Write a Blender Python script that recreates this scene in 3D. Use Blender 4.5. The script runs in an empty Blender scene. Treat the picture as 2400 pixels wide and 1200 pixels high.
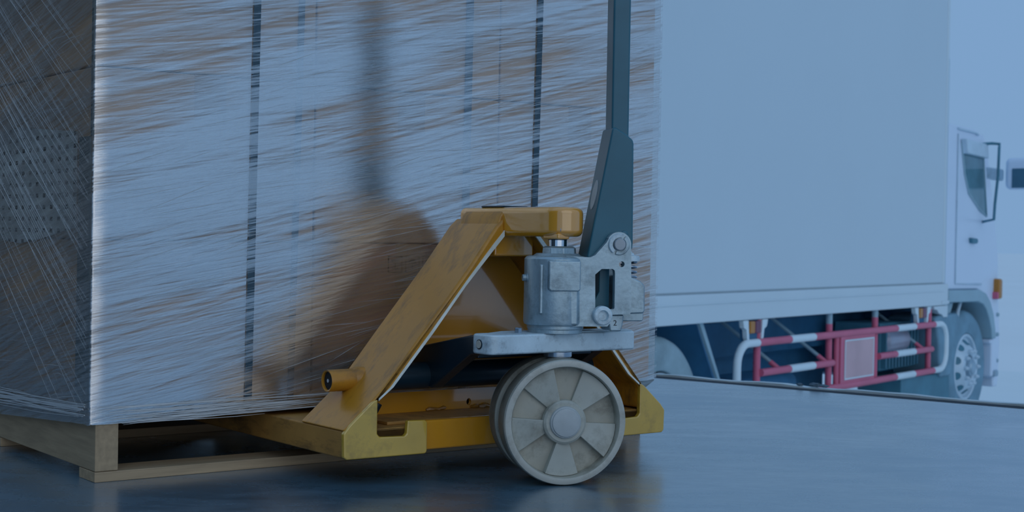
import bpy, bmesh, math, random
from mathutils import Vector, Matrix

random.seed(7)
scene = bpy.context.scene
C = scene.collection
PI = math.pi

# ------------------------------------------------------------------ camera
CAM_H = 0.39
FOCAL_PX = 3439.0
PITCH = math.radians(-0.73)
ROLL = math.radians(1.0)
fwd = Vector((0, math.cos(PITCH), math.sin(PITCH)))
up0 = Vector((0, -math.sin(PITCH), math.cos(PITCH)))
right = Vector((1, 0, 0)) * math.cos(ROLL) + up0 * math.sin(ROLL)
upv = up0 * math.cos(ROLL) - Vector((1, 0, 0)) * math.sin(ROLL)
cam_data = bpy.data.cameras.new('camera')
cam = bpy.data.objects.new('camera', cam_data)
C.objects.link(cam)
cam.matrix_world = Matrix(((right.x, upv.x, -fwd.x, 0), (right.y, upv.y, -fwd.y, 0),
                           (right.z, upv.z, -fwd.z, CAM_H), (0, 0, 0, 1)))
cam_data.sensor_width = 36.0
cam_data.lens = FOCAL_PX / 2400.0 * 36.0
cam_data.clip_start = 0.05
cam_data.clip_end = 600
cam_data.dof.use_dof = True
cam_data.dof.focus_distance = 2.45
cam_data.dof.aperture_fstop = 11.0
scene.camera = cam

# ------------------------------------------------------------------ sky, sun, exposure
world = bpy.data.worlds.new('overcast_sky')
scene.world = world
world.use_nodes = True
bg = world.node_tree.nodes['Background']
bg.inputs['Color'].default_value = (0.204, 0.356, 0.582, 1)
bg.inputs['Strength'].default_value = 1.0

sun_data = bpy.data.lights.new('sun', 'SUN')
sun_data.energy = 0.46
sun_data.color = (1.0, 0.93, 0.82)
sun_data.angle = math.radians(60)
sun = bpy.data.objects.new('sun', sun_data)
C.objects.link(sun)
SUN_FROM = Vector((0.36, -0.90, 0.30))
sun.rotation_euler = SUN_FROM.to_track_quat('Z', 'Y').to_euler()

vs = scene.view_settings
vs.view_transform = 'Standard'
vs.look = 'None'
vs.exposure = 0.0
vs.gamma = 1.0
vs.use_curve_mapping = False
scene.cycles.max_bounces = 5
scene.cycles.diffuse_bounces = 3
scene.cycles.glossy_bounces = 3
scene.cycles.transparent_max_bounces = 12
scene.cycles.use_adaptive_sampling = True
scene.cycles.adaptive_threshold = 0.045
scene.cycles.use_denoising = True
scene.cycles.sample_clamp_indirect = 4.0


# ------------------------------------------------------------------ materials
def nodes_of(m):
    m.use_nodes = True
    nt = m.node_tree
    return nt, nt.nodes, nt.links, nt.nodes['Principled BSDF']


def mat(name, color, rough=0.5, metal=0.0, var=0.12, scale=6.0, stretch=(1, 1, 1), bump=0.0, bscale=80.0,
        dirt=None, dirt_amt=0.0, dirt_scale=14.0, dirt_stretch=(1, 1, 1), coat=0.0, spec=0.5, coat_ior=1.5):
    """a paint, metal, wood or rubber: base colour with mild mottling, optional dirt patches and fine relief"""
    m = bpy.data.materials.new(name)
    nt, N, Lk, P = nodes_of(m)
    tc = N.new('ShaderNodeTexCoord')
    mp = N.new('ShaderNodeMapping')
    mp.inputs['Scale'].default_value = stretch
    Lk.new(tc.outputs['Object'], mp.inputs['Vector'])
    nz = N.new('ShaderNodeTexNoise')
    nz.inputs['Scale'].default_value = scale
    nz.inputs['Detail'].default_value = 5
    Lk.new(mp.outputs['Vector'], nz.inputs['Vector'])
    mr = N.new('ShaderNodeMapRange')
    mr.inputs['From Min'].default_value = 0.3
    mr.inputs['From Max'].default_value = 0.7
    mr.inputs['To Min'].default_value = 1 - var
    mr.inputs['To Max'].default_value = 1 + var
    Lk.new(nz.outputs['Fac'], mr.inputs['Value'])
    mx = N.new('ShaderNodeMix')
    mx.data_type = 'RGBA'
    mx.blend_type = 'MULTIPLY'
    mx.inputs['Factor'].default_value = 1.0
    mx.inputs['A'].default_value = (*color, 1)
    Lk.new(mr.outputs['Result'], mx.inputs['B'])
    out = mx.outputs['Result']
    if dirt is not None:
        mp2 = N.new('ShaderNodeMapping')
        mp2.inputs['Scale'].default_value = dirt_stretch
        Lk.new(tc.outputs['Object'], mp2.inputs['Vector'])
        n2 = N.new('ShaderNodeTexNoise')
        n2.inputs['Scale'].default_value = dirt_scale
        n2.inputs['Detail'].default_value = 8
        n2.inputs['Roughness'].default_value = 0.7
        Lk.new(mp2.outputs['Vector'], n2.inputs['Vector'])
        r2 = N.new('ShaderNodeMapRange')
        r2.inputs['From Min'].default_value = 0.5
        r2.inputs['From Max'].default_value = 0.72
        r2.inputs['To Max'].default_value = dirt_amt
        Lk.new(n2.outputs['Fac'], r2.inputs['Value'])
        m2 = N.new('ShaderNodeMix')
        m2.data_type = 'RGBA'
        Lk.new(r2.outputs['Result'], m2.inputs['Factor'])
        Lk.new(out, m2.inputs['A'])
        m2.inputs['B'].default_value = (*dirt, 1)
        out = m2.outputs['Result']
    Lk.new(out, P.inputs['Base Color'])
    P.inputs['Roughness'].default_value = rough
    P.inputs['Metallic'].default_value = metal
    P.inputs['Coat Weight'].default_value = coat
    P.inputs['Coat Roughness'].default_value = 0.06
    P.inputs['Coat IOR'].default_value = coat_ior
    P.inputs['Specular IOR Level'].default_value = spec
    if bump:
        n3 = N.new('ShaderNodeTexNoise')
        n3.inputs['Scale'].default_value = bscale
        n3.inputs['Detail'].default_value = 4
        Lk.new(mp.outputs['Vector'], n3.inputs['Vector'])
        bp = N.new('ShaderNodeBump')
        bp.inputs['Strength'].default_value = bump
        bp.inputs['Distance'].default_value = 0.002
        Lk.new(n3.outputs['Fac'], bp.inputs['Height'])
        Lk.new(bp.outputs['Normal'], P.inputs['Normal'])
    return m


M = {}
M['yellow'] = mat('yellow_paint', (0.540, 0.235, 0.018), 0.33, 0, 0.08, 9, bump=0.05, bscale=60,
                  dirt=(0.075, 0.045, 0.022), dirt_amt=0.75, dirt_scale=13, dirt_stretch=(1.0, 2.2, 1.0), coat=0.1)
M['yellow_clean'] = mat('glossy_yellow_paint', (0.780, 0.345, 0.022), 0.25, 0, 0.06, 7, coat=1.0, coat_ior=1.9)
M['yellow_worn'] = mat('scuffed_yellow_paint', (0.460, 0.230, 0.055), 0.5, 0, 0.15, 16, bump=0.15, bscale=70,
                       dirt=(0.030, 0.020, 0.016), dirt_amt=0.92, dirt_scale=9, dirt_stretch=(1.6, 0.8, 3.0))
M['yellow_end'] = mat('bright_yellow_paint', (0.680, 0.420, 0.045), 0.4, 0, 0.10, 18, bump=0.08,
                      dirt=(0.12, 0.06, 0.02), dirt_amt=0.45, dirt_scale=22, coat=0.7, coat_ior=1.9)
M['sheen_edge'] = mat('painted_edge_sheen', (0.860, 0.880, 0.780), 0.35, 0, 0.12, 30, dirt=(0.30, 0.16, 0.03), dirt_amt=0.5, dirt_scale=26, coat=0.8, coat_ior=1.9)  # pale tone paints the glossy sky reflection on the arm flange
M['cast'] = mat('cast_aluminium', (0.380, 0.500, 0.555), 0.40, 0.55, 0.12, 26, bump=0.25, bscale=160,
                dirt=(0.03, 0.04, 0.05), dirt_amt=0.5, dirt_scale=30)
M['cast_light'] = mat('pale_cast_steel', (0.620, 0.760, 0.820), 0.5, 0.2, 0.12, 24, bump=0.25, bscale=120,
                      dirt=(0.05, 0.06, 0.07), dirt_amt=0.6, dirt_scale=34)
M['steel'] = mat('machined_steel', (0.36, 0.43, 0.50), 0.25, 0.85, 0.05, 30)
M['chrome'] = mat('chromed_rod', (0.62, 0.66, 0.70), 0.1, 1.0, 0.03, 20)
M['zinc'] = mat('pale_pin_metal', (0.34, 0.39, 0.43), 0.4, 0.35, 0.06, 40)
M['gunmetal'] = mat('dark_blue_steel', (0.028, 0.140, 0.190), 0.36, 0.0, 0.1, 14, bump=0.03, bscale=200)
M['black_steel'] = mat('black_painted_steel', (0.006, 0.022, 0.036), 0.34, 0, 0.15, 16)
M['black'] = mat('black_hollow', (0.003, 0.006, 0.010), 0.7, 0, 0.1, 10)
M['nylon'] = mat('cream_nylon', (0.470, 0.480, 0.420), 0.42, 0, 0.08, 18, bump=0.05,
                 dirt=(0.12, 0.10, 0.06), dirt_amt=0.6, dirt_scale=16, spec=0.4)
M['nylon_grime'] = mat('grimy_cream_nylon', (0.420, 0.410, 0.340), 0.5, 0, 0.12, 24, dirt=(0.10, 0.08, 0.045), dirt_amt=0.7, dirt_scale=18)
M['nylon_rim'] = mat('cream_nylon_rim', (0.520, 0.520, 0.460), 0.36, 0, 0.06, 14,
                     dirt=(0.16, 0.12, 0.06), dirt_amt=0.45, dirt_scale=22)
M['tread'] = mat('grimy_nylon_tread', (0.220, 0.210, 0.170), 0.55, 0, 0.2, 20, dirt=(0.02, 0.02, 0.02), dirt_amt=0.7,
                 dirt_scale=14)
M['hubcap'] = mat('grey_hub_cap', (0.460, 0.500, 0.500), 0.45, 0.0, 0.08, 50)
M['pine'] = mat('pine_wood', (0.430, 0.310, 0.185), 0.65, 0, 0.16, 9, stretch=(1, 12, 12), bump=0.15, bscale=30)
M['pine_v'] = mat('pine_wood_stringer', (0.410, 0.300, 0.180), 0.65, 0, 0.16, 9, stretch=(10, 1, 10), bump=0.15, bscale=30)
M['carton'] = mat('brown_cardboard', (0.560, 0.360, 0.210), 0.75, 0, 0.14, 5, stretch=(1, 1, 3))
M['carton_red'] = mat('reddish_cardboard', (0.460, 0.260, 0.160), 0.75, 0, 0.2, 6)
M['tape'] = mat('packing_tape', (0.380, 0.240, 0.130), 0.3, 0, 0.05, 6)
M['ink'] = mat('printed_ink', (0.012, 0.011, 0.012), 0.7, 0, 0.05, 10)
M['strap'] = mat('black_strapping', (0.020, 0.060, 0.090), 0.4, 0, 0.1, 30)
M['angle_board'] = mat('grey_edge_protector', (0.100, 0.130, 0.130), 0.5, 0, 0.15, 20)
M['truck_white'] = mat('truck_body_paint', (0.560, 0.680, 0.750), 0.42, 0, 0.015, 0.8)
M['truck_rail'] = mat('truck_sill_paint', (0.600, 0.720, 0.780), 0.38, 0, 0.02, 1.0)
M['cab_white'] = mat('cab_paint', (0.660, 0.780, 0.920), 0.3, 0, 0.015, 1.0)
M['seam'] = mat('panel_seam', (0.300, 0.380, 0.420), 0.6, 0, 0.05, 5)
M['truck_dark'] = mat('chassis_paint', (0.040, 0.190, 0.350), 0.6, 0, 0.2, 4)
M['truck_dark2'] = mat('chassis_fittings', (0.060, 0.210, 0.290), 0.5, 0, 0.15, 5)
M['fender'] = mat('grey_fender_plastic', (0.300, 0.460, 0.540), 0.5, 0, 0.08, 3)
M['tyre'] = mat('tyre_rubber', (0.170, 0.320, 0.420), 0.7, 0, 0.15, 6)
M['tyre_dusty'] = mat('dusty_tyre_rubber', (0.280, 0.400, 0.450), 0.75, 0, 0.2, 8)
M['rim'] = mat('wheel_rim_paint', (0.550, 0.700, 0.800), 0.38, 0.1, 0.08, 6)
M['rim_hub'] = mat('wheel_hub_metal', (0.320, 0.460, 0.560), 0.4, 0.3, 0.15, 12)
M['red'] = mat('red_guard_paint', (0.620, 0.130, 0.220), 0.4, 0, 0.08, 4)
M['red_panel'] = mat('faded_red_panel', (0.620, 0.420, 0.450), 0.55, 0, 0.10, 3)
M['reflective'] = mat('white_reflective_tape', (0.680, 0.820, 0.880), 0.4, 0, 0.04, 3)
M['amber'] = mat('amber_lens', (0.45, 0.19, 0.03), 0.25, 0, 0.08, 10)
M['red_lens'] = mat('red_lens', (0.16, 0.04, 0.09), 0.25, 0, 0.1, 20)
M['window_glass'] = mat('tinted_cab_glass', (0.120, 0.260, 0.320), 0.08, 0, 0.25, 3)
M['mirror_glass'] = mat('mirror_glass', (0.060, 0.150, 0.220), 0.1, 0.0, 0.2, 3)
M['tank'] = mat('polished_tank', (0.38, 0.42, 0.52), 0.3, 0.1, 0.1, 4)
M['wall'] = mat('warehouse_wall_paint', (0.160, 0.160, 0.150), 0.8, 0, 0.1, 1)
M['roof'] = mat('warehouse_roof_sheet', (0.055, 0.062, 0.068), 0.8, 0, 0.1, 1)
M['edge_steel'] = mat('dock_edge_steel', (0.500, 0.580, 0.600), 0.45, 0.1, 0.2, 8, bump=0.4, bscale=30)
M['edge_gap'] = mat('dock_edge_joint', (0.010, 0.020, 0.032), 0.8, 0, 0.2, 8)
M['rubble'] = mat('broken_concrete', (0.09, 0.14, 0.18), 0.85, 0, 0.3, 30)
M['apron'] = mat('yard_concrete', (0.840, 0.900, 0.900), 0.85, 0, 0.03, 0.6)
M['yard'] = mat('pale_yard', (0.900, 0.930, 0.930), 0.9, 0, 0.02, 0.2)


def floor_material():
    m = bpy.data.materials.new('polished_concrete')
    nt, N, Lk, P = nodes_of(m)
    tc = N.new('ShaderNodeTexCoord')
    big = N.new('ShaderNodeTexNoise')
    big.inputs['Scale'].default_value = 1.6
    big.inputs['Detail'].default_value = 6
    Lk.new(tc.outputs['Object'], big.inputs['Vector'])
    mp = N.new('ShaderNodeMapping')
    mp.inputs['Rotation'].default_value = (0, 0, math.radians(25))
    mp.inputs['Scale'].default_value = (4, 9, 1)
    Lk.new(tc.outputs['Object'], mp.inputs['Vector'])
    sc = N.new('ShaderNodeTexNoise')
    sc.inputs['Scale'].default_value = 1.5
    sc.inputs['Detail'].default_value = 7
    sc.inputs['Roughness'].default_value = 0.65
    Lk.new(mp.outputs['Vector'], sc.inputs['Vector'])
    add = N.new('ShaderNodeMath')
    add.operation = 'ADD'
    Lk.new(big.outputs['Fac'], add.inputs[0])
    Lk.new(sc.outputs['Fac'], add.inputs[1])
    cr = N.new('ShaderNodeValToRGB')
    cr.color_ramp.elements[0].position = 0.35
    cr.color_ramp.elements[0].color = (0.042, 0.108, 0.156, 1)
    cr.color_ramp.elements[1].position = 0.68
    cr.color_ramp.elements[1].color = (0.098, 0.212, 0.298, 1)
    half = N.new('ShaderNodeMath')
    half.operation = 'MULTIPLY'
    half.inputs[1].default_value = 0.5
    Lk.new(add.outputs[0], half.inputs[0])
    Lk.new(half.outputs[0], cr.inputs['Fac'])
    # pits and stains with a shape of their own
    st = N.new('ShaderNodeTexNoise')
    st.inputs['Scale'].default_value = 30
    st.inputs['Detail'].default_value = 3
    mp2 = N.new('ShaderNodeMapping')
    mp2.inputs['Scale'].default_value = (0.5, 1.4, 1)
    Lk.new(tc.outputs['Object'], mp2.inputs['Vector'])
    Lk.new(mp2.outputs['Vector'], st.inputs['Vector'])
    sr = N.new('ShaderNodeMapRange')
    sr.inputs['From Min'].default_value = 0.70
    sr.inputs['From Max'].default_value = 0.76
    sr.inputs['To Max'].default_value = 0.55
    Lk.new(st.outputs['Fac'], sr.inputs['Value'])
    mx = N.new('ShaderNodeMix')
    mx.data_type = 'RGBA'
    Lk.new(sr.outputs['Result'], mx.inputs['Factor'])
    Lk.new(cr.outputs['Color'], mx.inputs['A'])
    mx.inputs['B'].default_value = (0.03, 0.055, 0.07, 1)
    Lk.new(mx.outputs['Result'], P.inputs['Base Color'])
    rr = N.new('ShaderNodeMapRange')
    P.inputs['IOR'].default_value = 1.9
    P.inputs['Coat Weight'].default_value = 1.0
    P.inputs['Coat IOR'].default_value = 1.55
    rr.inputs['To Min'].default_value = 0.14
    rr.inputs['To Max'].default_value = 0.36
    Lk.new(half.outputs[0], rr.inputs['Value'])
    Lk.new(rr.outputs['Result'], P.inputs['Roughness'])
    cr2 = N.new('ShaderNodeMapRange')
    cr2.inputs['From Min'].default_value = 0.38
    cr2.inputs['From Max'].default_value = 0.62
    cr2.inputs['To Min'].default_value = 0.20
    cr2.inputs['To Max'].default_value = 0.34
    Lk.new(half.outputs[0], cr2.inputs['Value'])
    Lk.new(cr2.outputs['Result'], P.inputs['Coat Roughness'])
    Lk.new(cr2.outputs['Result'], P.inputs['Roughness'])
    bp = N.new('ShaderNodeBump')
    bp.inputs['Strength'].default_value = 0.05
    bp.inputs['Distance'].default_value = 0.002
    Lk.new(sc.outputs['Fac'], bp.inputs['Height'])
    Lk.new(bp.outputs['Normal'], P.inputs['Normal'])
    return m


M['floor'] = floor_material()


def film_material(name, lo, hi, c0, c1, seed):
    """stretch film: clear where it lies smooth, whitish and shiny along its pulled wrinkles"""
    m = bpy.data.materials.new(name)
    nt, N, Lk, P = nodes_of(m)
    N.remove(P)
    out = N['Material Output']
    tc = N.new('ShaderNodeTexCoord')
    sep = N.new('ShaderNodeSeparateXYZ')
    Lk.new(tc.outputs['Object'], sep.inputs[0])
    run = N.new('ShaderNodeMath')
    run.operation = 'SUBTRACT'
    Lk.new(sep.outputs['X'], run.inputs[0])
    Lk.new(sep.outputs['Y'], run.inputs[1])

    def streaks(angle, sx, sz, seed, detail=5):
        cmb = N.new('ShaderNodeCombineXYZ')
        Lk.new(run.outputs[0], cmb.inputs['X'])
        Lk.new(sep.outputs['Z'], cmb.inputs['Y'])
        cmb.inputs['Z'].default_value = seed
        r = N.new('ShaderNodeMapping')
        r.inputs['Rotation'].default_value = (0, 0, angle)
        Lk.new(cmb.outputs[0], r.inputs['Vector'])
        s = N.new('ShaderNodeMapping')
        s.inputs['Scale'].default_value = (sx, sz, 1)
        Lk.new(r.outputs['Vector'], s.inputs['Vector'])
        n = N.new('ShaderNodeTexNoise')
        n.inputs['Scale'].default_value = 1.0
        n.inputs['Detail'].default_value = detail
        n.inputs['Roughness'].default_value = 0.62
        n.inputs['Distortion'].default_value = 0.08
        Lk.new(s.outputs['Vector'], n.inputs['Vector'])
        return n.outputs['Fac']

    a = streaks(math.radians(-17), 2.8, 115, seed)
    b = streaks(math.radians(-9), 3.6, 290, 3.7 + seed)
    c = streaks(math.radians(-14), 1.5, 6.5, 9.1, 3)
    ad = N.new('ShaderNodeMath')
    ad.operation = 'ADD'
    Lk.new(a, ad.inputs[0])
    Lk.new(b, ad.inputs[1])
    hv = N.new('ShaderNodeMath')
    hv.operation = 'MULTIPLY_ADD'
    hv.inputs[1].default_value = 0.33
    Lk.new(ad.outputs[0], hv.inputs[0])
    c2 = N.new('ShaderNodeMath')
    c2.operation = 'MULTIPLY'
    c2.inputs[1].default_value = 0.34
    Lk.new(c, c2.inputs[0])
    Lk.new(c2.outputs[0], hv.inputs[2])
    cov = N.new('ShaderNodeMapRange')
    cov.inputs['From Min'].default_value = lo
    cov.inputs['From Max'].default_value = hi
    cov.inputs['To Min'].default_value = c0
    cov.inputs['To Max'].default_value = c1
    Lk.new(hv.outputs[0], cov.inputs['Value'])
    bp = N.new('ShaderNodeBump')
    bp.inputs['Strength'].default_value = 0.16
    bp.inputs['Distance'].default_value = 0.002
    Lk.new(ad.outputs[0], bp.inputs['Height'])
    gl = N.new('ShaderNodeBsdfGlossy')
    gl.inputs['Color'].default_value = (0.95, 0.95, 0.95, 1)
    gl.inputs['Roughness'].default_value = 0.07
    Lk.new(bp.outputs['Normal'], gl.inputs['Normal'])
    df = N.new('ShaderNodeBsdfDiffuse')
    df.inputs['Color'].default_value = (0.62, 0.64, 0.64, 1)
    Lk.new(bp.outputs['Normal'], df.inputs['Normal'])
    gd = N.new('ShaderNodeMixShader')
    gd.inputs[0].default_value = 0.16
    Lk.new(gl.outputs[0], gd.inputs[1])
    Lk.new(df.outputs[0], gd.inputs[2])
    tr = N.new('ShaderNodeBsdfTransparent')
    ms = N.new('ShaderNodeMixShader')
    Lk.new(cov.outputs['Result'], ms.inputs[0])
    Lk.new(tr.outputs[0], ms.inputs[1])
    Lk.new(gd.outputs[0], ms.inputs[2])
    Lk.new(ms.outputs[0], out.inputs['Surface'])
    return m


M['film'] = film_material('stretch_film', 0.42, 0.545, 0.16, 0.79, 0.0)
M['film_outer'] = film_material('outer_stretch_film', 0.475, 0.55, 0.02, 0.55, 17.3)
M['strand'] = mat('stretched_film_rope', (0.60, 0.62, 0.62), 0.25, 0, 0.05, 10)
M['strand_dim'] = mat('thin_film_strand', (0.50, 0.52, 0.52), 0.3, 0, 0.05, 10)


def dotted_material():
    m = bpy.data.materials.new('dotted_paper')
    nt, N, Lk, P = nodes_of(m)
    tc = N.new('ShaderNodeTexCoord')
    mp = N.new('ShaderNodeMapping')
    mp.inputs['Scale'].default_value = (1, 36, 52)
    Lk.new(tc.outputs['Object'], mp.inputs['Vector'])
    fr = N.new('ShaderNodeVectorMath')
    fr.operation = 'FRACTION'
    Lk.new(mp.outputs['Vector'], fr.inputs[0])
    sp = N.new('ShaderNodeSeparateXYZ')
    Lk.new(fr.outputs[0], sp.inputs[0])

    def less(s):
        n = N.new('ShaderNodeMath')
        n.operation = 'LESS_THAN'
        n.inputs[1].default_value = 0.36
        Lk.new(s, n.inputs[0])
        return n.outputs[0]
    ml = N.new('ShaderNodeMath')
    ml.operation = 'MULTIPLY'
    Lk.new(less(sp.outputs['Y']), ml.inputs[0])
    Lk.new(less(sp.outputs['Z']), ml.inputs[1])
    mx = N.new('ShaderNodeMix')
    mx.data_type = 'RGBA'
    Lk.new(ml.outputs[0], mx.inputs['Factor'])
    mx.inputs['A'].default_value = (0.66, 0.66, 0.61, 1)
    mx.inputs['B'].default_value = (0.05, 0.04, 0.035, 1)
    Lk.new(mx.outputs['Result'], P.inputs['Base Color'])
    P.inputs['Roughness'].default_value = 0.7
    return m


M['dotted'] = dotted_material()


# ------------------------------------------------------------------ mesh helpers
def ident(x, y, z):
    return (x, y, z)


def box(bm, x0, x1, y0, y1, z0, z1, f=ident):
    v = [bm.verts.new(f(x, y, z)) for x in (x0, x1) for y in (y0, y1) for z in (z0, z1)]
    for q in ((0, 1, 3, 2), (4, 6, 7, 5), (0, 4, 5, 1), (2, 3, 7, 6), (0, 2, 6, 4), (1, 5, 7, 3)):
        bm.faces.new([v[i] for i in q])


def prism(bm, poly, lo, hi, f, holes=()):
    """extrude a 2-D outline (with holes) between lo and hi; f(a, b, h) -> point"""
    loops = [list(poly)] + [list(h) for h in holes]
    if not holes:
        n = len(poly)
        b0 = [bm.verts.new(f(a, b, lo)) for a, b in poly]
        b1 = [bm.verts.new(f(a, b, hi)) for a, b in poly]
        bm.faces.new(b0)
        bm.faces.new(b1)
        for i in range(n):
            j = (i + 1) % n
            bm.faces.new((b0[i], b0[j], b1[j], b1[i]))
        return
    caps = []
    for h in (lo, hi):
        rings, edges = [], []
        for lp in loops:
            vs_ = [bm.verts.new(f(a, b, h)) for a, b in lp]
            edges += [bm.edges.new((vs_[i], vs_[(i + 1) % len(vs_)])) for i in range(len(vs_))]
            rings.append(vs_)
        bmesh.ops.triangle_fill(bm, use_beauty=True, use_dissolve=False, edges=edges)
        caps.append(rings)
    for r0, r1 in zip(*caps):
        n = len(r0)
        for i in range(n):
            j = (i + 1) % n
            bm.faces.new((r0[i], r0[j], r1[j], r1[i]))


def lathe(bm, prof, f, seg=48, a0=0.0, a1=2 * PI, closed=False):
    """revolve (r, h) profile; f(x, y, h) maps to a point"""
    full = abs(a1 - a0 - 2 * PI) < 1e-6
    n = seg if full else seg + 1
    rings = []
    for r, h in prof:
        if r < 1e-6 and full:
            rings.append([bm.verts.new(f(0, 0, h))])
        else:
            rings.append([bm.verts.new(f(r * math.cos(a0 + (a1 - a0) * k / seg), r * math.sin(a0 + (a1 - a0) * k / seg), h))
                          for k in range(n)])
    m = len(rings)
    pairs = [(i, i + 1) for i in range(m - 1)] + ([(m - 1, 0)] if closed else [])
    for i, j in pairs:
        A_, B_ = rings[i], rings[j]
        for k in range(seg):
            k2 = (k + 1) % n if full else k + 1
            if len(A_) == 1 and len(B_) == 1:
                continue
            if len(A_) == 1:
                bm.faces.new((A_[0], B_[k], B_[k2]))
            elif len(B_) == 1:
                bm.faces.new((A_[k], B_[0], A_[k2]))
            else:
                bm.faces.new((A_[k], B_[k], B_[k2], A_[k2]))


def tube(bm, pts, r, seg=10, f=ident, cap=True):
    """sweep a circle along a polyline; r a number or one per point"""
    P_ = [Vector(f(*p)) for p in pts]
    rings = []
    nrm = None
    for i, p in enumerate(P_):
        if i == 0:
            t = P_[1] - p
        elif i == len(P_) - 1:
            t = p - P_[i - 1]
        else:
            t = (P_[i + 1] - p).normalized() + (p - P_[i - 1]).normalized()
        t.normalize()
        if nrm is None:
            nrm = t.orthogonal().normalized()
        nrm = (nrm - t * nrm.dot(t)).normalized()
        bi = t.cross(nrm)
        rr = r[i] if isinstance(r, (list, tuple)) else r
        rings.append([bm.verts.new(p + (nrm * math.cos(2 * PI * k / seg) + bi * math.sin(2 * PI * k / seg)) * rr)
                      for k in range(seg)])
    for a, b in zip(rings, rings[1:]):
        for k in range(seg):
            bm.faces.new((a[k], a[(k + 1) % seg], b[(k + 1) % seg], b[k]))
    if cap:
        bm.faces.new(rings[0])
        bm.faces.new(rings[-1])


def obj(name, bm, material, parent=None, bevel=0.0, segs=2, angle=32, recalc=True):
    if recalc:
        bmesh.ops.recalc_face_normals(bm, faces=bm.faces)
    me = bpy.data.meshes.new(name)
    bm.to_mesh(me)
    bm.free()
    me.materials.append(M[material] if isinstance(material, str) else material)
    for p in me.polygons:
        p.use_smooth = True
    if not bevel:
        me.set_sharp_from_angle(angle=math.radians(angle))
    o = bpy.data.objects.new(name, me)
    C.objects.link(o)
    if parent is not None:
        o.parent = parent
    if bevel:
        b = o.modifiers.new('bevel', 'BEVEL')
        b.width = bevel
        b.segments = segs
        b.limit_method = 'ANGLE'
        b.angle_limit = math.radians(38)
        b.harden_normals = True
    return o


def NB():
    return bmesh.new()


def tag(o, label, cat, group=None, kind=None):
    o['label'] = label
    o['category'] = cat
    if group:
        o['group'] = group
    if kind:
        o['kind'] = kind
    return o


def struct(o):
    o['kind'] = 'structure'
    return o


def empty(name, loc, rz=0.0):
    o = bpy.data.objects.new(name, None)
    o.empty_display_size = 0.1
    C.objects.link(o)
    o.location = loc
    o.rotation_euler = (0, 0, rz)
    return o


# ------------------------------------------------------------------ the setting
# the dock platform: k runs along its edge, m points out towards the yard
EDGE = Vector((0.4132, 4.2398, 0))
KD = Vector((1.2616 - 0.4132, 3.5931 - 4.2398, 0)).normalized()
MD = Vector((-KD.y, KD.x, 0))
GROUND_Z = -1.18
DOCK_ANG = math.atan2(KD.y, KD.x)


def dock(k, m, z):          # local frame of the dock edge
    p = EDGE + KD * k + MD * m
    return (p.x, p.y, z)


bm = NB()
box(bm, -9, 9, -11, -0.085, GROUND_Z, 0.0, dock)
struct(obj('floor', bm, 'floor'))
# steel nosing beyond a dark joint
bm = NB()
n = 140
top0, top1, bot0, bot1 = [], [], [], []
for i in range(n + 1):
    k = -4 + 10 * i / n
    j0 = random.uniform(-0.003, 0.003)
    dz = random.uniform(-0.004, 0.001)
    top0.append(bm.verts.new(dock(k, -0.033 + j0, 0.006 + dz)))
    top1.append(bm.verts.new(dock(k, 0.0 + random.uniform(-0.004, 0.004), 0.006 + dz)))
    bot0.append(bm.verts.new(dock(k, -0.033 + j0, -0.12)))
    bot1.append(bm.verts.new(dock(k, 0.0, -0.12)))
for i in range(n):
    for q in ((top0, top1), (top1, bot1), (bot1, bot0), (bot0, top0)):
        bm.faces.new((q[0][i], q[1][i], q[1][i + 1], q[0][i + 1]))
struct(obj('trim_1', bm, 'edge_steel'))
bm = NB()
box(bm, -4, 6, -0.0845, -0.03, -0.3, 0.0, dock)
struct(obj('trim_2', bm, 'edge_gap'))
# yard
bm = NB()
box(bm, -150, 150, -0.3, 300, GROUND_Z - 0.3, GROUND_Z - 0.02, dock)
box(bm, 8.9, 150, -150, -0.3, GROUND_Z - 0.3, GROUND_Z - 0.02, dock)
struct(obj('ground', bm, 'yard'))
bm = NB()
box(bm, -9, 14, -0.2, 14.8, GROUND_Z - 0.25, GROUND_Z, dock)
struct(obj('pavement', bm, 'apron'))
# warehouse shell left and behind, open to the right and the yard
bm = NB()
box(bm, -7.2, -7.0, -11, -0.2, -0.2, 4.7, dock)
struct(obj('wall_left', bm, 'wall'))
bm = NB()
box(bm, -7.2, 1.5, -9.2, -9.0, -0.2, 4.7, dock)
struct(obj('wall_back', bm, 'wall'))
bm = NB()
box(bm, -7.2, -2.6, -0.35, -0.12, -0.2, 4.7, dock)
struct(obj('wall_yard', bm, 'wall'))

# crumbs of concrete broken from the edge
for i, (k, s) in enumerate(((0.52, 0.010), (0.545, 0.007), (0.475, 0.006))):
    bm = NB()
    bmesh.ops.create_icosphere(bm, subdivisions=2, radius=s)
    for v in bm.verts:
        v.co *= random.uniform(0.7, 1.25)
        v.co.x *= 1.9
        v.co.z *= 0.62
    o = obj('concrete_chip', bm, 'rubble')
    o.location = dock(k, -0.02, 0.006 + s * 0.45)
    o.rotation_euler = (0, 0, DOCK_ANG + random.uniform(-0.4, 0.4))
    tag(o, ('largest loose concrete chip on the steel dock edge',
            'smaller concrete chip right beside the largest one on the dock edge',
            'tiny concrete chip left of the largest one on the dock edge')[i],
        'chip', 'concrete chips on the dock edge')

# ------------------------------------------------------------------ pallet frame: u along its front, v into the load
TH = math.radians(36.899)
PAL = Vector((-0.6373, 2.2579, 0))
UU = Vector((math.cos(TH), math.sin(TH), 0))
VV = Vector((-math.sin(TH), math.cos(TH), 0))


def uvw(u, v, w):
    p = PAL + UU * u + VV * v
    return Vector((p.x, p.y, w))


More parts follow.
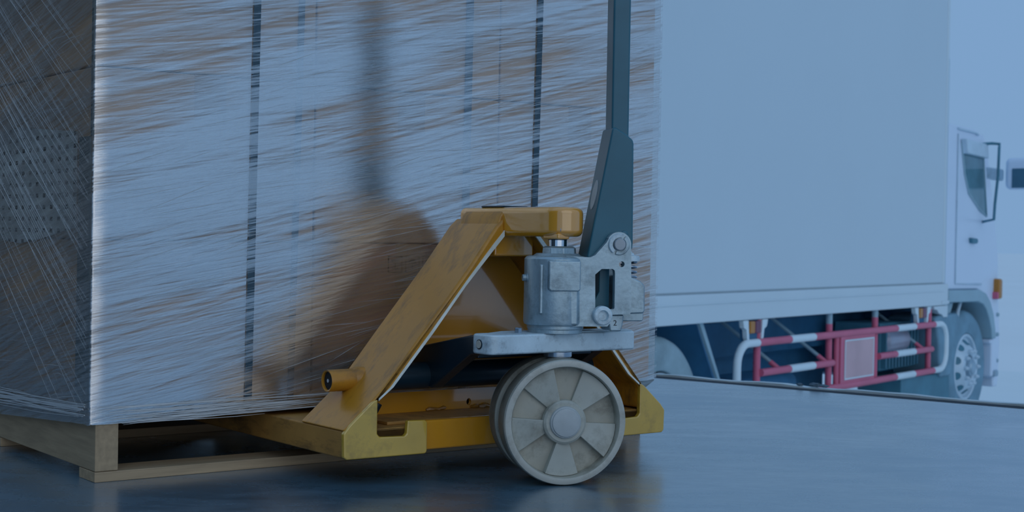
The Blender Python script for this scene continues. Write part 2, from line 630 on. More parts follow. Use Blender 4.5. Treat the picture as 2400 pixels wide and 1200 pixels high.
PW, PD = 1.125, 0.845          # pallet width and depth
pallet = empty('pallet', PAL, TH)
tag(pallet, 'pale pine wooden pallet under the shrink wrapped load', 'pallet')


def bx(name, x0, x1, y0, y1, z0, z1, m, parent, bevel=0.0):
    b = NB()
    box(b, x0, x1, y0, y1, z0, z1)
    return obj(name, b, m, parent, bevel)


for u0 in (0.0, 0.60, PW - 0.037):
    bx('stringer', u0, u0 + 0.0374, 0.0, PD, 0.0165, 0.096, 'pine_v', pallet, 0.0015)
for v0, d in ((0.0, 0.066), (0.45, 0.09), (PD - 0.09, 0.09)):
    bx('bottom_board', -0.0005, PW + 0.0005, v0 - 0.0005, v0 + d, 0.0, 0.016, 'pine', pallet, 0.0012)
for i in range(6):
    v0 = 0.002 + i * 0.150
    bx('deck_board', 0.0, PW, v0, v0 + 0.09, 0.0965, 0.110, 'pine', pallet, 0.001)

# cartons of the load, three wide, three layers; the ones the film shows
LX0, LX1 = -0.006, 1.155
CW = (LX1 - LX0) / 3
layers = ((0.1105, 0.3745), (0.3765, 0.6425), (0.6445, 1.02))
lname = ('bottom', 'middle', 'upper')
cname = ('left', 'centre', 'right')


def carton(u0, u1, v0, v1, z0, z1, label, m='carton'):
    t = empty('carton', uvw(u0, v0, z0), TH)
    g = 0.0015
    w, d, h = u1 - u0, v1 - v0, z1 - z0
    bx('carton_body', g, w - g, 0, d - g, 0, h, m, t, 0.003)
    bx('packing_tape', w / 2 - 0.028, w / 2 + 0.028, -0.0006, 0.02, h * 0.72, h + 0.0004, 'tape', t)
    tag(t, label, 'carton', 'cartons in the wrapped load')
    return t


V0 = 0.008
cart = {}
for li, (z0, z1) in enumerate(layers):
    for ci in range(3):
        pos = {0: 'at the left corner', 1: 'in the middle column', 2: 'at the right corner'}[ci]
        cart[li, ci] = carton(LX0 + CW * ci, LX0 + CW * (ci + 1), V0, V0 + 0.40, z0, z1,
                              'brown cardboard carton behind the film, %s layer, %s' % (lname[li], pos),
                              'carton_red' if (li, ci) == (0, 1) else 'carton')
    carton(LX0, LX0 + CW, V0 + 0.402, V0 + 0.82, z0, z1,
           'brown cardboard carton on the dark side face, %s layer, behind the corner carton' % lname[li])

# printed handling marks on the carton behind the sloping arm
pm = cart[0, 1]
cu0 = LX0 + CW


def print_box(name, u0, w0, parts):
    b = NB()
    f = lambda a, c, h: (u0 + a - cu0, h, w0 + c - layers[0][0])
    S_ = 0.030
    t = 0.0020
    for r in ((0, S_, 0, t), (0, S_, S_ - t, S_), (0, t, t, S_ - t), (S_ - t, S_, t, S_ - t)):
        prism(b, [(r[0], r[2]), (r[1], r[2]), (r[1], r[3]), (r[0], r[3])], -0.0006, 0.001, f)
    for poly in parts:
        prism(b, poly, -0.0006, 0.001, f)
    o = obj(name, b, 'ink', pm)
    o['kind'] = 'stuff'
    return o


def arc(cx, cy, r, a0, a1, n=8):
    return [(cx + r * math.cos(math.radians(a0 + (a1 - a0) * i / n)), cy + r * math.sin(math.radians(a0 + (a1 - a0) * i / n)))
            for i in range(n + 1)]


for nm, u0, ps in (('fragile_glass_print', 0.530, [arc(0.015, 0.0235, 0.008, 180, 360), [(0.0143, 0.009), (0.0157, 0.009), (0.0157, 0.016), (0.0143, 0.016)],
                                       [(0.009, 0.0065), (0.021, 0.0065), (0.021, 0.009), (0.009, 0.009)]]),
                   ('umbrella_print', 0.566, [arc(0.015, 0.0165, 0.0085, 0, 180), [(0.0143, 0.007), (0.0157, 0.007), (0.0157, 0.017), (0.0143, 0.017)],
                                  [(0.0157, 0.006), (0.0185, 0.006), (0.0185, 0.0075), (0.0157, 0.0075)]]),
                   ('upright_arrows_print', 0.602, [[(0.008, 0.009), (0.011, 0.009), (0.011, 0.018), (0.0135, 0.018), (0.0095, 0.024), (0.0055, 0.018), (0.008, 0.018)],
                                       [(0.019, 0.009), (0.022, 0.009), (0.022, 0.018), (0.0245, 0.018), (0.0205, 0.024), (0.0165, 0.018), (0.019, 0.018)],
                                       [(0.005, 0.005), (0.025, 0.005), (0.025, 0.007), (0.005, 0.007)]])):
    print_box(nm, u0, 0.3237, ps)

# strapping bands down the front of the load
for (ut, ub, wd, out, label) in (
        (0.2651, 0.2561, 0.0125, True, 'black strapping band at the left, clearest of those down the load front'),
        (0.3537, 0.3388, 0.0110, False, 'faint dark strapping band just right of the clearest black band'),
        (0.6964, 0.6905, 0.0150, False, 'faint dark strapping band above the yellow jack head'),
        (0.8530, 0.8400, 0.0125, True, 'dark strapping band left of the upright jack handle')):
    bm = NB()
    z0, z1 = (0.1000 if out else 0.1108), 1.02
    ya, yb = (-0.0058, -0.0042) if out else (0.0030, 0.0052)
    prism(bm, [(ub - wd / 2, z0), (ub + wd / 2, z0), (ut + wd / 2, z1), (ut - wd / 2, z1)], ya, yb,
          lambda a, b, h: uvw(a, h, b))
    # its run over the top
    box(bm, ut - wd / 2, ut + wd / 2, ya, 0.40, 1.0205, 1.022, uvw)
    tag(obj('strapping_band', bm, 'strap'), label, 'strap', 'strapping bands on the load')

# edge protector on the left corner of the load
bm = NB()
prism(bm, [(0.001, 0.112), (0.062, 0.112), (0.056, 0.535), (0.011, 0.535)], -0.0085, -0.0063, lambda a, b, h: uvw(h, a + 0.006, b))
prism(bm, [(0.001, 0.535), (0.009, 0.535), (0.009, 1.02), (0.001, 1.02)], -0.0085, -0.0063, lambda a, b, h: uvw(h, a + 0.006, b))
tag(obj('edge_protector', bm, 'angle_board'), 'dark grey tapering edge protector strip on the load\'s left corner', 'edge protector')

# dotted paper sheet under the film on the shaded side
bm = NB()
prism(bm, [(0.075, 0.395), (0.20, 0.378), (0.34, 0.365), (0.47, 0.372), (0.47, 0.56), (0.35, 0.565), (0.22, 0.555), (0.075, 0.545)], -0.0079, -0.0064,
      lambda a, b, h: uvw(h, a, b) - PAL)
o = obj('paper_sheet', bm, 'dotted')
o.location = PAL
tag(o, 'white paper sheet with rows of dots under film on the side face', 'paper')

# the film itself: a sleeve round the load, open at the top
wrap = empty('stretch_wrap', PAL, TH)
tag(wrap, 'clear streaky stretch film wound round the carton load', 'stretch film')
FX0, FX1, FY0, FY1 = LX0 - 0.0045, LX1 + 0.0045, -0.0030, 0.86


def film_layer(name, grow, m):
    bm = NB()
    x0, x1, y0, y1 = FX0 - grow, FX1 + grow, FY0 - grow, FY1 + grow
    rc = 0.003 + grow
    path = []
    for cx, cy, a0 in ((x0 + rc, y0 + rc, 180), (x1 - rc, y0 + rc, 270), (x1 - rc, y1 - rc, 0), (x0 + rc, y1 - rc, 90)):
        path += arc(cx, cy, rc, a0, a0 + 90, 4)
    fine = []
    for i in range(len(path)):
        a, b = path[i], path[(i + 1) % len(path)]
        ns = max(1, int(math.dist(a, b) / 0.025))
        for j in range(ns):
            fine.append((a[0] + (b[0] - a[0]) * j / ns, a[1] + (b[1] - a[1]) * j / ns))
    rows = []
    for iz in range(47):
        z = 0.093 + (1.0195 - 0.093) * (iz / 46)
        ring = []
        for i, (x, y) in enumerate(fine):
            j = 0.0002 * math.sin(i * 0.7 + z * 60)
            zz = z
            if iz == 0:              # ragged lower hem, lower at the left corner than under the jack
                fr = max(0.0, min(1.0, (x - x0) / 0.6)) if y < 0.02 else 0.0
                zz = 0.091 + 0.017 * fr + 0.002 * math.sin(i * 0.9 + grow * 900)
                if x < 0.01 and y > 0.02:
                    zz = 0.091 - 0.030 * min(1.0, y / 0.45)
            ring.append(bm.verts.new((x + (j if x < 0.5 else -j), y - j, zz)))
        rows.append(ring)
    for r0, r1 in zip(rows, rows[1:]):
        for i in range(len(fine)):
            k = (i + 1) % len(fine)
            bm.faces.new((r0[i], r0[k], r1[k], r1[i]))
    obj(name, bm, m, wrap)


film_layer('film_sleeve', 0.0, 'film')
film_layer('outer_winding', 0.0040, 'film_outer')

# bunched ropes along the hem and pulled threads in the film
def threads(name, items, m):
    b = NB()
    for pts, r in items:
        tube(b, pts, r, 4)
    o = obj(name, b, m, wrap)
    o['kind'] = 'stuff'
    return o


its = []
for i in range(34):
    u0 = random.uniform(-0.008, 0.10)
    u1 = u0 + random.uniform(0.18, 0.42)
    w0 = random.uniform(0.088, 0.116)
    sl = random.uniform(0.008, 0.045)
    y = -0.0076 - random.uniform(0, 0.003)
    its.append(([(u0 + (u1 - u0) * t, y + 0.001 * math.sin(t * 3), w0 + sl * t * (u1 - u0) + 0.0015 * math.sin(t * 5 + i)) for t in (0, .2, .4, .6, .8, 1)],
                [0.0002] + [random.uniform(0.0004, 0.0011) for _ in range(4)] + [0.0002]))
threads('hem_rope', its, 'strand')
its = []
for i in range(420):
    u0 = random.uniform(0.0, 1.12)
    u1 = min(1.15, u0 + random.uniform(0.04, 0.22))
    w0 = random.uniform(0.12, 0.85)
    sl = math.tan(math.radians(random.gauss(12, 5)))
    y = FY0 - 0.0048
    its.append(([(u0, y, w0), ((u0 + u1) / 2, y - 0.0006, w0 + sl * (u1 - u0) / 2), (u1, y, w0 + sl * (u1 - u0))],
                [0.00005, random.uniform(0.0002, 0.0005), 0.00005]))
threads('pulled_thread', its, 'strand_dim')
its = []
for i in range(46):
    # long diagonal threads that fan down across the shaded side towards the corner
    q = random.gauss(0.0, 0.12) + random.choice((0.62, 0.54, 0.40, 0.25))
    v1 = 0.60
    sl = 0.62 + random.uniform(-0.10, 0.10)
    w1 = q + 0.31
    v0 = max(0.004, random.uniform(-0.1, 0.12))
    w0 = w1 - sl * (v1 - v0)
    if w0 < 0.10:
        v0 = v1 - (w1 - 0.10) / sl
        w0 = 0.10
    if v0 > 0.5:
        continue
    x = FX0 - 0.0050
    its.append(([(x, v1, w1), (x - 0.0005, (v0 + v1) / 2, (w0 + w1) / 2), (x, v0, w0)],
                [0.0002, random.uniform(0.00015, 0.00045), 0.00015]))
for i in range(60):
    v0 = random.uniform(0.02, 0.42)
    v1 = v0 + random.uniform(0.03, 0.16)
    w0 = random.choice((random.uniform(0.56, 0.74), random.uniform(0.10, 0.36)))
    x = FX0 - 0.0050
    sl = random.uniform(-0.28, 0.05)
    its.append(([(x, v0, w0), (x - 0.0004, (v0 + v1) / 2, w0 + sl * (v1 - v0) / 2 + 0.003), (x, v1, w0 + sl * (v1 - v0))],
                [0.0001, random.uniform(0.0002, 0.0005), 0.0001]))
threads('side_thread', its, 'strand')
its = []
for i in range(26):
    w0 = random.uniform(0.100, 0.122)
    y0 = random.uniform(0.0, 0.05)
    x = FX0 - 0.0052
    its.append(([(x, y0, w0), (x - 0.001, 0.2, w0 - 0.008 + random.uniform(-.004, .004)), (x, 0.52, w0 - 0.020 + random.uniform(-.01, .012))],
                random.uniform(0.0004, 0.001)))
threads('side_hem_rope', its, 'strand')

# ------------------------------------------------------------------ pallet jack
UC, VA = 0.633, -0.345
jack = empty('pallet_jack', uvw(UC, VA, 0), TH)
tag(jack, 'worn yellow hand pallet jack with cream wheels and a dark upright handle', 'pallet jack')


def J(u, v, w):
    return (u - UC, v - VA, w)


STEER = math.radians(13.0) - TH          # the steering is turned against the forks
CS, SS = math.cos(STEER), math.sin(STEER)


def S(s, t, w):              # steering frame: s to the tiller side, t towards the viewer's side wheel
    return (s * CS + t * SS, s * SS - t * CS, w)


def mir(u):
    return 2 * UC - u


def jp(name, build, m, parent=jack, bevel=0.0, segs=2, angle=32):
    b = NB()
    build(b)
    return obj(name, b, m, parent, bevel, segs, angle)


# forks (channel section, open below, tapering tip)
for mirror in (False, True):
    U = mir if mirror else (lambda u: u)

    def fork(b):
        prof = [(0.303, 0.0440), (0.309, 0.0440), (0.309, 0.0815), (0.447, 0.0815), (0.447, 0.0440), (0.453, 0.0440),
                (0.453, 0.0870), (0.303, 0.0870)]
        prism(b, prof, -0.2325, 0.80, lambda a, c, h: J(U(a), h, c))
        prism(b, [(0.800, 0.044), (0.800, 0.087), (0.90, 0.082), (0.935, 0.07), (0.935, 0.05)], 0.303, 0.453, lambda a, c, h: J(U(h), a, c))
    fk = jp('fork', fork, 'yellow_worn', bevel=0.003)

    heel = [(0.3056, 0.0430), (0.4500, 0.0425), (0.4533, 0.0460), (0.4530, 0.0925), (0.4495, 0.0965), (0.4158, 0.0975), (0.4140, 0.0765),
            (0.4095, 0.0735), (0.3650, 0.0750), (0.3600, 0.0800), (0.3600, 0.1345), (0.3520, 0.1312),
            (0.3483, 0.1287), (0.3100, 0.0960), (0.2995, 0.0840), (0.3005, 0.0470)]
    jp('end_plate', lambda b: prism(b, heel, -0.2415, -0.2320, lambda a, c, h: J(U(a), h, c)), 'yellow_end', bevel=0.0025)

    outer = [(0.2990, 0.0872), (0.3100, 0.0965), (0.3483, 0.1292), (0.3751, 0.1544), (0.4493, 0.2428), (0.5304, 0.3381), (0.5849, 0.4080),
             (0.6010, 0.4220)]
    inner = [(0.6010, 0.3900), (0.5760, 0.3640), (0.5250, 0.3090), (0.4610, 0.2320), (0.3880, 0.1500), (0.3600, 0.1290), (0.3600, 0.0900), (0.3300, 0.0872)]
    jp('sloping_arm', lambda b: prism(b, outer + inner, -0.2400, -0.1000, lambda a, c, h: J(U(a), h, c)), 'yellow', bevel=0.0105, segs=5)
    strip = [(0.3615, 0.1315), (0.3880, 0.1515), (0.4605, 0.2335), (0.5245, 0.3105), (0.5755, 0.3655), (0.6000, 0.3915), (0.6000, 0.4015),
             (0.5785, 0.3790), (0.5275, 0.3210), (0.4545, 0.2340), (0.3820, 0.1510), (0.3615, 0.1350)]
    jp('arm_flange_sheen', lambda b: prism(b, strip, -0.2412, -0.2380, lambda a, c, h: J(U(a), h, c)), 'sheen_edge')  # thin strip carrying the painted sheen of the flange face

    # stub of the torsion shaft sticking out through the arm, hollow
    def stub(b):
        f = lambda x, y, h: J(U(h), -0.140 + x, 0.1555 + y)
        lathe(b, [(0.0148, 0.327), (0.0172, 0.326), (0.0178, 0.329), (0.0178, 0.42), (0.0148, 0.42)], f, 32, closed=True)
        lathe(b, [(0.0, 0.348), (0.0148, 0.348)], f, 32)
        lathe(b, [(0.0178, 0.372), (0.0205, 0.380), (0.0205, 0.41), (0.0178, 0.41)], f, 32, closed=True)
    st = jp('shaft_stub', stub, 'yellow')
    jp('shaft_bore_shade', lambda b: lathe(b, [(0.0, 0.330), (0.0147, 0.330), (0.0147, 0.347), (0.0, 0.347)],  # black plug, painted as the shade inside the bore
                                     lambda x, y, h: J(U(h), -0.140 + x, 0.1555 + y), 24), 'black', st)
    jp('bore_pin', lambda b: lathe(b, [(0.0, 0.328), (0.003, 0.328), (0.003, 0.334), (0.0, 0.334)],
                                   lambda x, y, h: J(U(h), -0.140 + x, 0.1555 + y), 16), 'steel', st)


# bulkhead between the arms
jp('bulkhead', lambda b: prism(b, [(0.405, 0.165), (mir(0.405), 0.165), (mir(0.45), 0.234), (mir(0.588), 0.398), (0.588, 0.398), (0.45, 0.234)],
                               -0.125, -0.117, lambda a, c, h: J(a, h, c)), 'yellow_clean', bevel=0.002)
# head over the ram
def head(b):
    pl = []
    # plan outline, rounded at the ram end
    pl += [(0.600, -0.105), (0.600, -0.352)]
    pl += [(UC + 0.033 * math.cos(math.radians(a)), -0.352 + 0.033 * math.sin(math.radians(a))) for a in range(195, 346, 15)]
    pl += [(mir(0.600), -0.352), (mir(0.600), -0.105)]
    prism(b, pl, 0.3920, 0.4400, lambda a, c, h: J(a, c, h))


hd = jp('head', head, 'yellow_clean', bevel=0.011, segs=4)
jp('head_gusset', lambda b: box(b, 0.592, mir(0.592), -0.225, -0.118, 0.358, 0.397, J), 'yellow_clean', hd, 0.004)
jp('set_screw', lambda b: lathe(b, [(0.0, 0.0), (0.0022, 0.0), (0.0024, 0.0035), (0.0052, 0.0035), (0.0055, 0.002), (0.0055, -0.010), (0.0, -0.010)],
                                lambda x, y, h: J(0.6135 - h, -0.371 + x, 0.4035 + y), 20), 'steel', hd)
jp('lug', lambda b: box(b, 0.606, 0.63, -0.375, -0.335, 0.388, 0.398, J), 'yellow_clean', hd, 0.003)
jp('top_pad', lambda b: box(b, 0.606, 0.66, -0.225, -0.165, 0.4395, 0.4425, J), 'black_steel', hd, 0.001)
# arm crowns curving into the head
for sg in (1, -1):
    U = (lambda u: u) if sg > 0 else mir
    jp('arm_crown', lambda b: prism(b, [(0.588, 0.4075), (0.594, 0.425), (0.606, 0.4385), (0.625, 0.4395), (0.625, 0.405)], -0.236, -0.125,
                                    lambda a, c, h: J(U(a), h, c)), 'yellow', hd, 0.004)


# cross member between the fork heels
cm = jp('cross_member', lambda b: box(b, 0.450, mir(0.450), -0.218, -0.206, 0.0440, 0.0925, J), 'yellow_clean', bevel=0.004)
jp('shelf_plate', lambda b: box(b, 0.40, mir(0.40), -0.2055, -0.112, 0.0870, 0.0925, J), 'yellow_worn', cm, 0.0015)


def upright(b):
    hole = [(0.625 + 0.005 * math.cos(a), 0.1035 + 0.0062 * math.sin(a)) for a in [i * PI / 8 for i in range(16)]]
    prism(b, [(0.38, 0.088), (mir(0.38), 0.088), (mir(0.38), 0.1265), (0.38, 0.1265)], -0.1115, -0.105, lambda a, c, h: J(a, h, c), (hole,))


jp('back_plate', upright, 'yellow_clean', cm)


def weld(b, u0):
    pts = [(u0 + 0.006 * i, -0.113 + random.uniform(-.002, .002), 0.0935 + random.uniform(0, .003)) for i in range(8)]
    tube(b, [J(*p) for p in pts], [0.002] + [random.uniform(.0025, .0045) for _ in range(6)] + [0.002], 7)


for u0 in (0.535, 0.628):
    jp('weld_bead', lambda b: weld(b, u0), 'yellow', cm)

# torsion shaft and lifting linkage
jp('torsion_shaft', lambda b: lathe(b, [(0.0, 0.425), (0.0225, 0.425), (0.0225, mir(0.425)), (0.0, mir(0.425))],
                                    lambda x, y, h: J(h, -0.168 + x, 0.160 + y), 32), 'black_steel')
lk = jp('lift_link', lambda b: box(b, 0.515, mir(0.515), -0.290, -0.150, 0.196, 0.204, J), 'black_steel', bevel=0.002)
for U in ((lambda u: u), mir):
    jp('link_arm', lambda b: prism(b, [(-0.345, 0.2365), (-0.300, 0.2345), (-0.130, 0.2030), (-0.115, 0.175), (-0.130, 0.150), (-0.190, 0.140),
                                       (-0.300, 0.2030), (-0.345, 0.2090)], 0.492, 0.514, lambda a, c, h: J(U(h), a, c)), 'black_steel', lk, 0.003)
# push rods to the fork rollers
for U in ((lambda u: u), mir):
    jp('push_rod', lambda b: tube(b, [J(U(0.400), -0.175, 0.120), J(U(0.390), -0.170, 0.098), J(U(0.380), -0.10, 0.072), J(U(0.378), 0.3, 0.062)], 0.0085, 12),
       'black_steel')

# yoke plate under the pump
def yoke(b):
    pl = [(0.500, -0.3665), (0.490, -0.3640), (0.4845, -0.357), (0.4835, -0.345), (0.4835, -0.320), (0.492, -0.312), (0.515, -0.312),
          (0.560, -0.285), (mir(0.560), -0.285), (mir(0.515), -0.312), (mir(0.492), -0.312), (mir(0.4835), -0.320), (mir(0.4835), -0.360),
          (mir(0.488), -0.3665)]
    prism(b, pl, 0.2075, 0.2385, lambda a, c, h: J(a, c, h))


yk = jp('yoke', yoke, 'cast_light', bevel=0.0035, segs=3)
for U in ((lambda u: u), mir):
    jp('yoke_pin', lambda b: lathe(b, [(0.0, 0.4815), (0.0060, 0.4815), (0.0065, 0.4825), (0.0065, 0.50), (0.0, 0.50)],
                                   lambda x, y, h: J(U(h), -0.337 + x, 0.2228 + y), 24), 'nylon_rim', yk)
    jp('pin_ring', lambda b: lathe(b, [(0.0066, 0.4820), (0.0078, 0.4826), (0.0078, 0.49), (0.0066, 0.49)],
                                   lambda x, y, h: J(U(h), -0.337 + x, 0.2228 + y), 24, closed=True), 'black_steel', yk)
jp('yoke_bolt', lambda b: lathe(b, [(0.0, 0.2470), (0.005, 0.2470), (0.0060, 0.2460), (0.0060, 0.2380), (0.0, 0.2380)],
                                lambda x, y, h: J(0.560 + x, -0.335 + y, h), 6), 'steel', yk)
jp('cover_plate', lambda b: box(b, 0.640, 0.776, -0.362, -0.320, 0.2386, 0.2405, J), 'cast_light', yk, 0.0007)
jp('swivel_post', lambda b: lathe(b, [(0.0, 0.2075), (0.023, 0.2075), (0.023, 0.200), (0.020, 0.198), (0.020, 0.075), (0.0, 0.075)],
                                  lambda x, y, h: (x, y, h), 32), 'steel')
jp('axle', lambda b: lathe(b, [(0.0, -0.057), (0.0135, -0.057), (0.0135, 0.057), (0.0, 0.057)],
                           lambda x, y, h: S(x, h, 0.1005 + y), 24), 'steel')

# two steer wheels on the axle
for side in (1, -1):
    T = lambda h: h * side
    f = lambda x, y, h: S(x, T(h), 0.1 + y)
    wh = jp('steer_wheel', lambda b: lathe(b, [(0.020, 0.046), (0.0330, 0.046), (0.0335, 0.0380), (0.0855, 0.0370), (0.0865, 0.0440), (0.0868, 0.0570), (0.0880, 0.0590),
                                               (0.0935, 0.0598), (0.0970, 0.0580), (0.0985, 0.0540), (0.0985, 0.0140), (0.096, 0.0115), (0.088, 0.011),
                                               (0.086, 0.016), (0.085, 0.028), (0.034, 0.028), (0.033, 0.012), (0.020, 0.012)], f, 96, closed=True), 'nylon_grime')
    jp('tread', lambda b: lathe(b, [(0.0984, 0.0530), (0.0998, 0.0500), (0.1000, 0.0440), (0.1000, 0.0210), (0.0992, 0.0150), (0.0984, 0.0145)], f, 96), 'tread', wh)
    jp('rim_lip', lambda b: lathe(b, [(0.0869, 0.0560), (0.0885, 0.0602), (0.0935, 0.0608), (0.0978, 0.0590), (0.0992, 0.0540), (0.0984, 0.0532), (0.0870, 0.0540)],
                                  f, 96, closed=True), 'nylon_rim', wh)
    jp('hub_ring', lambda b: lathe(b, [(0.0235, 0.050), (0.0250, 0.0560), (0.0310, 0.0560), (0.0345, 0.0530), (0.0355, 0.0450), (0.0235, 0.0450)], f, 64, closed=True), 'nylon', wh)
    jp('hub_cap', lambda b: lathe(b, [(0.0, 0.0640), (0.0185, 0.0637), (0.0220, 0.0628), (0.0230, 0.0605), (0.0246, 0.0598), (0.0256, 0.0575), (0.0256, 0.050), (0.0, 0.050)],
                                  f, 64), 'hubcap', wh)
    for ang in (50, 122, 194, 268, 338):
        def blade(b):
            n = 6
            lo, hi = [], []
            for rr in (0.0330, 0.0862):
                for i in range(n + 1):
                    a = math.radians(ang - 19 + 38 * i / n)
                    tw = 0.0515 if rr < 0.05 else 0.0530
                    tw -= 0.0075 * (i / n)            # each blade leans to one side
                    hi.append(b.verts.new(f(rr * math.cos(a), rr * math.sin(a), tw)))
                    lo.append(b.verts.new(f(rr * math.cos(a), rr * math.sin(a), 0.0360)))
            m = n + 1
            for i in range(n):
                b.faces.new((hi[i], hi[i + 1], hi[m + i + 1], hi[m + i]))
                b.faces.new((lo[i], lo[m + i], lo[m + i + 1], lo[i + 1]))
                for k in (0, m):
                    b.faces.new((lo[k + i], lo[k + i + 1], hi[k + i + 1], hi[k + i]))
            for i in (0, n):
                b.faces.new((lo[i], hi[i], hi[m + i], lo[m + i]))
        jp('spoke', blade, 'nylon', wh, 0.0012)

# ---- hydraulic pump, turned with the steering
PC = -0.005
g = lambda x, y, h: S(PC + x, y, h)
pump = jp('pump_body', lambda b: lathe(b, [(0.0, 0.3615), (0.044, 0.3615), (0.048, 0.3600), (0.0510, 0.3565), (0.0510, 0.3050), (0.0515, 0.2560), (0.0500, 0.2520), (0.046, 0.2505), (0.0, 0.2505)],
                                       g, 56), 'cast')
jp('pump_foot', lambda b: lathe(b, [(0.0, 0.2506), (0.0455, 0.2506), (0.0455, 0.2455), (0.0440, 0.2440), (0.0440, 0.2385), (0.0, 0.2385)], g, 56), 'cast', pump)
jp('flat_pad', lambda b: prism(b, [(-0.030, 0.3545), (0.022, 0.3545), (0.022, 0.3080), (0.018, 0.3062), (-0.026, 0.3062), (-0.030, 0.3090)], 0.02, 0.0535,
                               lambda a, c, h: S(a, h, c)), 'cast', pump, 0.0025, 3)
jp('cheek', lambda b: prism(b, [(0.000, 0.3540), (0.0200, 0.3540), (0.0200, 0.2520), (0.000, 0.2520)], 0.02, 0.0495,
                            lambda a, c, h: S(a, h, c)), 'cast', pump, 0.004, 3)
jp('side_rib', lambda b: prism(b, [(-0.0415, 0.2700), (-0.0365, 0.2700), (-0.0365, 0.3480), (-0.0415, 0.3480)], 0.030, 0.0425,
                               lambda a, c, h: S(a, h, c)), 'cast', pump, 0.002, 3)
jp('drain_plug', lambda b: lathe(b, [(0.0, -0.006), (0.005, -0.006), (0.0055, -0.005), (0.0055, 0.0), (0.0085, 0.0), (0.0085, 0.01), (0.0, 0.01)],
                                 lambda x, y, h: S(PC - 0.0505 + h, 0.005 + x, 0.326 + y), 20), 'cast', pump)
jp('top_nut', lambda b: lathe(b, [(0.0, 0.3770), (0.0240, 0.3770), (0.0275, 0.3740), (0.0285, 0.3620), (0.0, 0.3620)],
                              lambda x, y, h: S(x, y, h), 8), 'cast', pump, 0.001)
jp('top_collar', lambda b: lathe(b, [(0.0, 0.3655), (0.034, 0.3655), (0.036, 0.3640), (0.040, 0.3612), (0.0, 0.3612)],
                                 lambda x, y, h: S(-0.003 + x, y, h), 48), 'cast', pump)
ram = jp('ram', lambda b: lathe(b, [(0.0, 0.3885), (0.0152, 0.3885), (0.0152, 0.37), (0.0, 0.37)], lambda x, y, h: S(-0.003 + x, y, h), 40), 'chrome')
jp('ram_cap', lambda b: lathe(b, [(0.0, 0.3985), (0.0095, 0.3980), (0.0130, 0.3950), (0.0155, 0.3890), (0.0155, 0.3868), (0.0, 0.3868)],
                              lambda x, y, h: S(-0.003 + x, y, h), 40), 'black_steel', ram)

plate_out = [(0.0, 0.3620), (0.0400, 0.3603), (0.0480, 0.3640), (0.0660, 0.3840), (0.0700, 0.3910)]
plate_out += arc(0.0870, 0.3810, 0.0205, 150, 8, 10)
plate_out += [(0.1078, 0.3564), (0.1095, 0.2750), (0.1075, 0.2705), (0.0760, 0.2692), (0.0745, 0.2560), (0.0700, 0.2505), (0.0, 0.2505)]
win = [(0.0484, 0.3331), (0.0589, 0.3421), (0.0775, 0.3423), (0.0805, 0.3400), (0.0812, 0.3355), (0.0814, 0.2800), (0.0795, 0.2780), (0.0494, 0.2790)]
eye = [(0.0921 + 0.0047 * math.cos(i * PI / 8), 0.3501 + 0.0047 * math.sin(i * PI / 8)) for i in range(16)]
for t0, t1 in ((0.0305, 0.0425), (-0.0425, -0.0305)):
    jp('side_plate', lambda b: prism(b, plate_out, t0, t1, lambda a, c, h: S(a, h, c), (win, eye)), 'cast', pump)
    tt = t1 if t0 > 0 else t0
    sg = 1 if t0 > 0 else -1
    pc = lambda x, y, h: S(0.0870 + x, tt + sg * h, 0.3815 + y)
    # pivot pin with its split clip
    pin = jp('pivot_boss', lambda b: lathe(b, [(0.0115, 0.0005), (0.0115, 0.0035), (0.0165, 0.0035), (0.0175, 0.0022), (0.0175, -0.002), (0.0115, -0.002)], pc, 40,
                                           math.radians(68), math.radians(230), closed=True), 'cast_light', pump)
    jp('clip_half', lambda b: lathe(b, [(0.0115, 0.0), (0.0115, 0.0026), (0.0160, 0.0026), (0.0170, 0.0015), (0.0170, -0.002), (0.0115, -0.002)], pc, 40,
                                    math.radians(248), math.radians(410), closed=True), 'cast', pump)
    jp('pivot_pin', lambda b: lathe(b, [(0.0, 0.0072), (0.0085, 0.0070), (0.0096, 0.0058), (0.0098, 0.0), (0.0098, -0.004), (0.0, -0.004)], pc, 40), 'zinc', pump)
    bc = lambda x, y, h: S(0.0602 + x, tt + sg * h, 0.2680 + y)
    jp('hollow_bolt', lambda b: lathe(b, [(0.0, 0.0040), (0.0075, 0.0040), (0.0090, 0.0105), (0.0135, 0.0105), (0.0152, 0.0090), (0.0155, 0.0), (0.0155, -0.004), (0.0, -0.004)],
                                      bc, 48), 'cast_light', pump)
# valve housing low on the tiller side
jp('valve_foot', lambda b: prism(b, [(0.0745, 0.2690), (0.1010, 0.2690), (0.0985, 0.2500), (0.0960, 0.2420), (0.0780, 0.2420), (0.0745, 0.2560)], -0.020, 0.033,
                                 lambda a, c, h: S(a, h, c)), 'cast', pump, 0.003, 3)
jp('valve_block', lambda b: prism(b, [(0.095, 0.3310), (0.1190, 0.3290), (0.1350, 0.3220), (0.1420, 0.3150), (0.1425, 0.2740), (0.1400, 0.2700), (0.095, 0.2680)], -0.030, 0.012,
                                  lambda a, c, h: S(a, h, c)), 'cast', pump, 0.003, 3)
jp('valve_base', lambda b: prism(b, [(0.095, 0.2690), (0.1415, 0.2735), (0.1415, 0.2600), (0.1395, 0.2570), (0.095, 0.2570)], -0.026, 0.008,
                                 lambda a, c, h: S(a, h, c)), 'cast', pump, 0.002)
jp('inner_web', lambda b: prism(b, [(0.064, 0.345), (0.0815, 0.345), (0.0815, 0.272), (0.056, 0.272), (0.056, 0.290), (0.064, 0.305)], -0.030, 0.012,
                                lambda a, c, h: S(a, h, c)), 'gunmetal', pump, 0.002)
